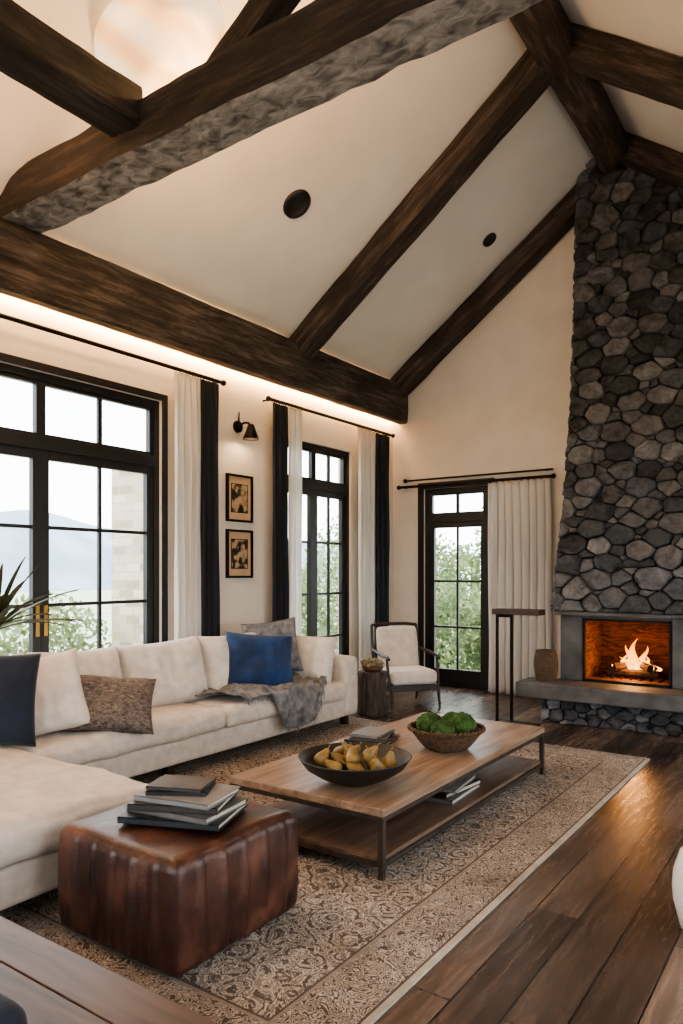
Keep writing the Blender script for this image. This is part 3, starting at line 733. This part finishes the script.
# ------------------------------------------------------------------ side table by hearth
st=empty('pedestal_side_table',(-2.66,6.86,0))
boxes('top',[(-.24,.24,-.09,.09,1.08,1.135)],chairw,st,bevel=.004)
boxes('stand',[(-.205,-.180,-.08,-.055,.0,1.08),(-.105,-.080,.045,.07,.0,1.08),(-.22,.2,-.09,.09,0,.012),(-.205,-.08,-.03,-.01,1.05,1.08)],iron,st,bevel=.002)
V=[];F=[];pr=[(.075+.04*math.sin(pi*(.12+.72*t)),.31*t) for t in[i/44 for i in range(45)]]
lathe(V,F,[(.0005,0)]+pr+[(.075,.31),(.07,.2),(.0005,.1)],90,fn=lambda r,z,a,i:r+(.006*math.sin(a*18+(pi if (i//3)%2 else 0)) if r>.01 else 0))
mesh('woven_basket',V,F,wickd,smooth=True,loc=(-2.50,7.20,.401))
# ------------------------------------------------------------------ picture frames
for k,(z0,z1) in enumerate([(2.01,2.49),(1.44,1.93)]):
    e=empty('picture_frame',(XL,5.47,(z0+z1)/2),pi/2);h=(z1-z0)/2;w=.19;f=.022
    boxes('frame',[(-w,w,-.035,-.0,h-f,h),(-w,w,-.035,-.0,-h,-h+f),(-w,-w+f,-.035,-.0,-h+f,h-f),(w-f,w,-.035,-.0,-h+f,h-f)],iron,e,bevel=.003)
    boxes('mat_board',[(-w+f,w-f,-.014,-.0,-h+f,h-f)],mat_noise('mat_board_%d'%k,C(186,154,122),C(202,170,138),5,.9,0),e)
    boxes('artwork',[(-w+.075,w-.075,-.017,-.012,-h+.10,h-.10)],mat_noise('artwork_%d'%k,C(36,30,26),C(176,150,120),9+k*5,.8,0,detail=3,lo=.45,hi=.55),e)
    boxes('inner_frame',[(-w+.068,w-.068,-.019,-.013,h-.1,h-.093),(-w+.068,w-.068,-.019,-.013,-h+.093,-h+.1),(-w+.068,-w+.075,-.019,-.013,-h+.1,h-.1),(w-.075,w-.068,-.019,-.013,-h+.1,h-.1)],iron,e)
# wall sconce
sc=empty('wall_sconce',(XL,5.45,2.98),pi/2)
V=[];F=[];cyl(V,F,(0,0,0),(0,-.025,0),.06,20);tube(V,F,[(0,-.02,0),(0,-.10,.03),(0,-.16,.02),(0,-.19,-.02)],.011,8);lathe(V,F,[(.085,-.15),(.05,-.06),(.03,.0),(.0005,.01)],20,(0,-.19,0));cyl(V,F,(0,-.02,.0),(0,-.03,.15),.014,8,.006)
mesh('lamp',V,F,iron,sc)
def speaker(x,y,r):
    z=7.825+.75*x
    e=bpy.data.objects.new('ceiling_speaker',None);e.location=(x,y,z);e.rotation_euler=(0,-math.atan(.75),0);link(e)
    V=[];F=[];lathe(V,F,[(r*.72,-.02),(r*.8,-.03),(r,-.02),(r*1.02,0)],36);mesh('ring',V,F,blackm,e,True)
    V=[];F=[];lathe(V,F,[(.0005,-.012),(r*.3,-.016),(r*.72,-.01),(r*.74,-.02)],36);mesh('grille',V,F,mat_noise('speaker_grille',C(14,14,14),C(52,50,48),80,.6,.4),e,True)
speaker(-4.04,5.09,.135);speaker(-3.36,7.77,.085)
# ceiling fabric lamps
def shade_mat():
    m,nt,b=base('fabric_lamp_shade')
    wv=N(nt,'TexWave',{'Vector':coords(nt),'Scale':1.1,'Distortion':4.0,'Detail':1.0,'Detail Scale':.6})
    col=ramp(nt,wv.outputs['Fac'],[(.1,(.80,.36,.13,1)),(.55,(1,.64,.34,1)),(1,(1,.84,.58,1))])  # wave bands paint the light and dark of folds into the glow
    b.inputs['Base Color'].default_value=(.6,.48,.36,1);nt.links.new(col,b.inputs['Emission Color']);b.inputs['Emission Strength'].default_value=1.1
    return m
lampm=shade_mat()
def clamp_lamp(x,y,r):
    z=7.825+.75*x
    e=bpy.data.objects.new('ceiling_lamp',None);e.location=(x,y,z);e.rotation_euler=(0,-math.atan(.75),0);link(e)
    V=[];F=[];n=120
    pr=[(r*math.cos(t*pi/2)+.001,-.02-.20*math.sin(t*pi/2)) for t in[i/24 for i in range(25)]]
    lathe(V,F,pr,n,fn=lambda rr,z_,a,i:rr*(1+.09*math.sin(a*3+i*.22)+.04*math.sin(a*5+2)))
    V=[(a,b,c+.07*math.sin(math.atan2(b,a)*2+math.hypot(a,b)*13)*min(1,math.hypot(a,b)/r*1.3)) for a,b,c in V]
    mesh('shade',V,F,lampm,e,True)
    V=[];F=[];cyl(V,F,(0,0,0),(0,0,-.02),r*.5,24);mesh('ceiling_plate',V,F,iron,e)
clamp_lamp(-3.80,3.34,.47);clamp_lamp(-2.72,3.95,.42);clamp_lamp(-4.2,1.2,.4)
# yucca plant
yp=empty('potted_yucca',(-4.985,2.80,0))
V=[];F=[];lathe(V,F,[(.0005,0),(.07,0),(.085,.5),(.088,.7),(.078,.7),(.0005,.66)],24);mesh('planter',V,F,bowlm,yp,True)
V=[];F=[];cyl(V,F,(0,0,.66),(.02,0,1.12),.02,8);rnd=random.Random(5)
for k in range(26):
    a=-pi/2+.1+(pi-.2)*((k*.618)%1);el=rnd.uniform(.35,1.4);L_=rnd.uniform(.5,.78);b0=len(V);n=9
    for i in range(n+1):
        t=i/n;r=L_*t*math.cos(el)*.95;h=L_*t*math.sin(el)-.18*t*t
        w=.026*(math.sin(pi*min(1,.25+.75*t)))**.8+.001;ca,sa=math.cos(a),math.sin(a)
        V+=[(.02+r*ca-w*sa,r*sa+w*ca,1.08+h+.004),(.02+r*ca,r*sa,1.08+h-.006),(.02+r*ca+w*sa,r*sa-w*ca,1.08+h+.004)]
    for i in range(n):
        q=b0+i*3;F+=[(q,q+1,q+4,q+3),(q+1,q+2,q+5,q+4)]
mesh('leaves',V,F,leafy,yp,True)
V=[];F=[];lathe(V,F,[(.0005,0),(.10,0),(.12,.02),(.145,.12),(.15,.18),(.145,.25),(.12,.33),(.11,.34),(.0005,.345)],40,fn=lambda r,z,a,i:r*(1+.01*math.sin(a*16)))
mesh('ceramic_garden_stool',V,F,ceramic,smooth=True,loc=(-.46,3.34,0))

# ------------------------------------------------------------------ outside
V=[];F=[];n=40
for i in range(n+1):
    for j in range(n+1): 
        x=-90+180*i/n;y=-60+180*j/n;V.append((x,y,-.22))
for i in range(n):
    for j in range(n): a=i*(n+1)+j;F.append((a,a+1,a+n+2,a+n+1))
mesh('lawn_ground',V,F,mat_noise('lawn',C(140,150,124),C(182,188,166),2,.95,.3))
boxes('bounce_terrace',[(-6.2,6.5,-9.0,-1.5,-.21,-.14),(-6.2,XL-.25,-1.5,10.2,-.21,-.14),(XR+.25,6.5,-1.5,10.2,-.21,-.14)],mat_noise('pale_bounce_ground',C(205,200,190),C(226,221,212),3,.9,.1))  # added pale ground, bounces daylight up to the ceiling
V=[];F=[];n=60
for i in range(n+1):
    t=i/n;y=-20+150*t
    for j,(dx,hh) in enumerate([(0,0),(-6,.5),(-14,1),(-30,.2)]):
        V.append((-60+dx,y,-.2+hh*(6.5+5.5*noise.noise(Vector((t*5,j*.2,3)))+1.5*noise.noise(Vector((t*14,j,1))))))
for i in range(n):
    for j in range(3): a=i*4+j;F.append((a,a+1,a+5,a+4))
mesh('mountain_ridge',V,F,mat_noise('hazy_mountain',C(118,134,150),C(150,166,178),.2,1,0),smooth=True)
boxes('garden_wall',[(-7.1,-5.45,5.45,5.8,-.13,2.75),(-7.16,-5.45,5.40,5.85,2.75,2.85)],brickstone())
rnd=random.Random(8);V=[];F=[]
for (x,y,z,r) in [(-7.2,2.6,.25,.7),(-7.0,3.6,.2,.75),(-7.5,4.6,.3,.8),(-8.6,5.6,.3,.9),(-7.6,1.6,.3,.8),(-7.4,7.6,.5,.9),(-7.1,8.8,.5,.8),(-8.0,9.6,.6,1.0),(-9,8.5,.5,.9)]:
    leaves(V,F,1700,(x,y,z),(r,r,r*1.05),.05,rnd,.75)
mesh('garden_hedge',V,F,leafg)
V=[];F=[]
for (x,y,z,r) in [(-5.6,11.2,.5,.9),(-4.7,11.5,.45,.8),(-6.6,11.6,.6,1.0),(-6.0,13.2,1.1,1.0),(-7.4,13.4,1.3,1.1),(-5.2,14,2.2,1.1),(-8.6,12.2,.9,1.1),(-9.5,14.4,1.6,1.4)]:
    leaves(V,F,2000,(x,y,z),(r,r,r),.065,rnd,.6)
for x,y in[(-7.4,13.4),(-5.2,14),(-9.5,14.4),(-6,13.2)]: cyl(V,F,(x,y,-.2),(x,y,1.8),.1,8)
mesh('garden_tree',V,F,leafg)

# ------------------------------------------------------------------ light
w=bpy.data.worlds.new('world');S.world=w;w.use_nodes=True;nt=w.node_tree
bg=nt.nodes['Background'];bg.inputs['Color'].default_value=(.95,.975,1,1);bg.inputs['Strength'].default_value=7.6
def portal(loc,rot,sx,sy):
    l=bpy.data.lights.new('daylight_portal','AREA');l.shape='RECTANGLE';l.size=sx;l.size_y=sy;l.cycles.is_portal=True
    o=bpy.data.objects.new('daylight_portal',l);o.location=loc;o.rotation_euler=rot;link(o)
portal((XL-.25,3.29,1.53),(0,-pi/2,0),3.05,2.34)
portal((XL-.25,6.81,1.5),(0,-pi/2,0),3.0,1.42)
portal((-4.16,YB+.25,1.3),(-pi/2,0,0),.92,2.6)
portal((XR+.25,5.6,1.5),(0,pi/2,0),3.0,2.0)
portal((XR+.25,2.2,1.5),(0,pi/2,0),3.0,2.4)
portal((-3.3,YF-.25,1.5),(pi/2,0,0),2.2,3.0)
portal((-.6,YF-.25,1.5),(pi/2,0,0),2.2,3.0)
def pl(name,loc,e,c,r):
    l=bpy.data.lights.new(name,'POINT');l.energy=e;l.color=c;l.shadow_soft_size=r
    o=bpy.data.objects.new(name,l);o.location=loc;link(o);return o
pl('fire_glow',(-1.78,7.66,.62),22,(1,.44,.13),.08)
pl('sconce_bulb',(XL+.19,5.45,2.86),7,(1,.66,.36),.03)
pl('ceiling_lamp_bulb',(-3.36,3.45,4.52),55,(1,.58,.26),.12)
pl('ceiling_lamp_bulb',(-2.50,3.95,5.05),30,(1,.58,.26),.12)
pl('ceiling_lamp_bulb',(-3.90,1.3,4.2),130,(1,.56,.24),.12)
try:
    S.view_settings.look='AgX - Medium High Contrast'
except Exception as ex: print(ex)

# ------------------------------------------------------------------ camera
cam=bpy.data.cameras.new('camera');co=bpy.data.objects.new('camera',cam);link(co)
co.location=(0,0,1.5);co.rotation_euler=(pi/2,0,math.radians(34.9))
cam.sensor_fit='AUTO';cam.sensor_width=36;cam.lens=725/1024*36;cam.shift_y=60/1024;cam.clip_start=.05;cam.clip_end=500
S.camera=co
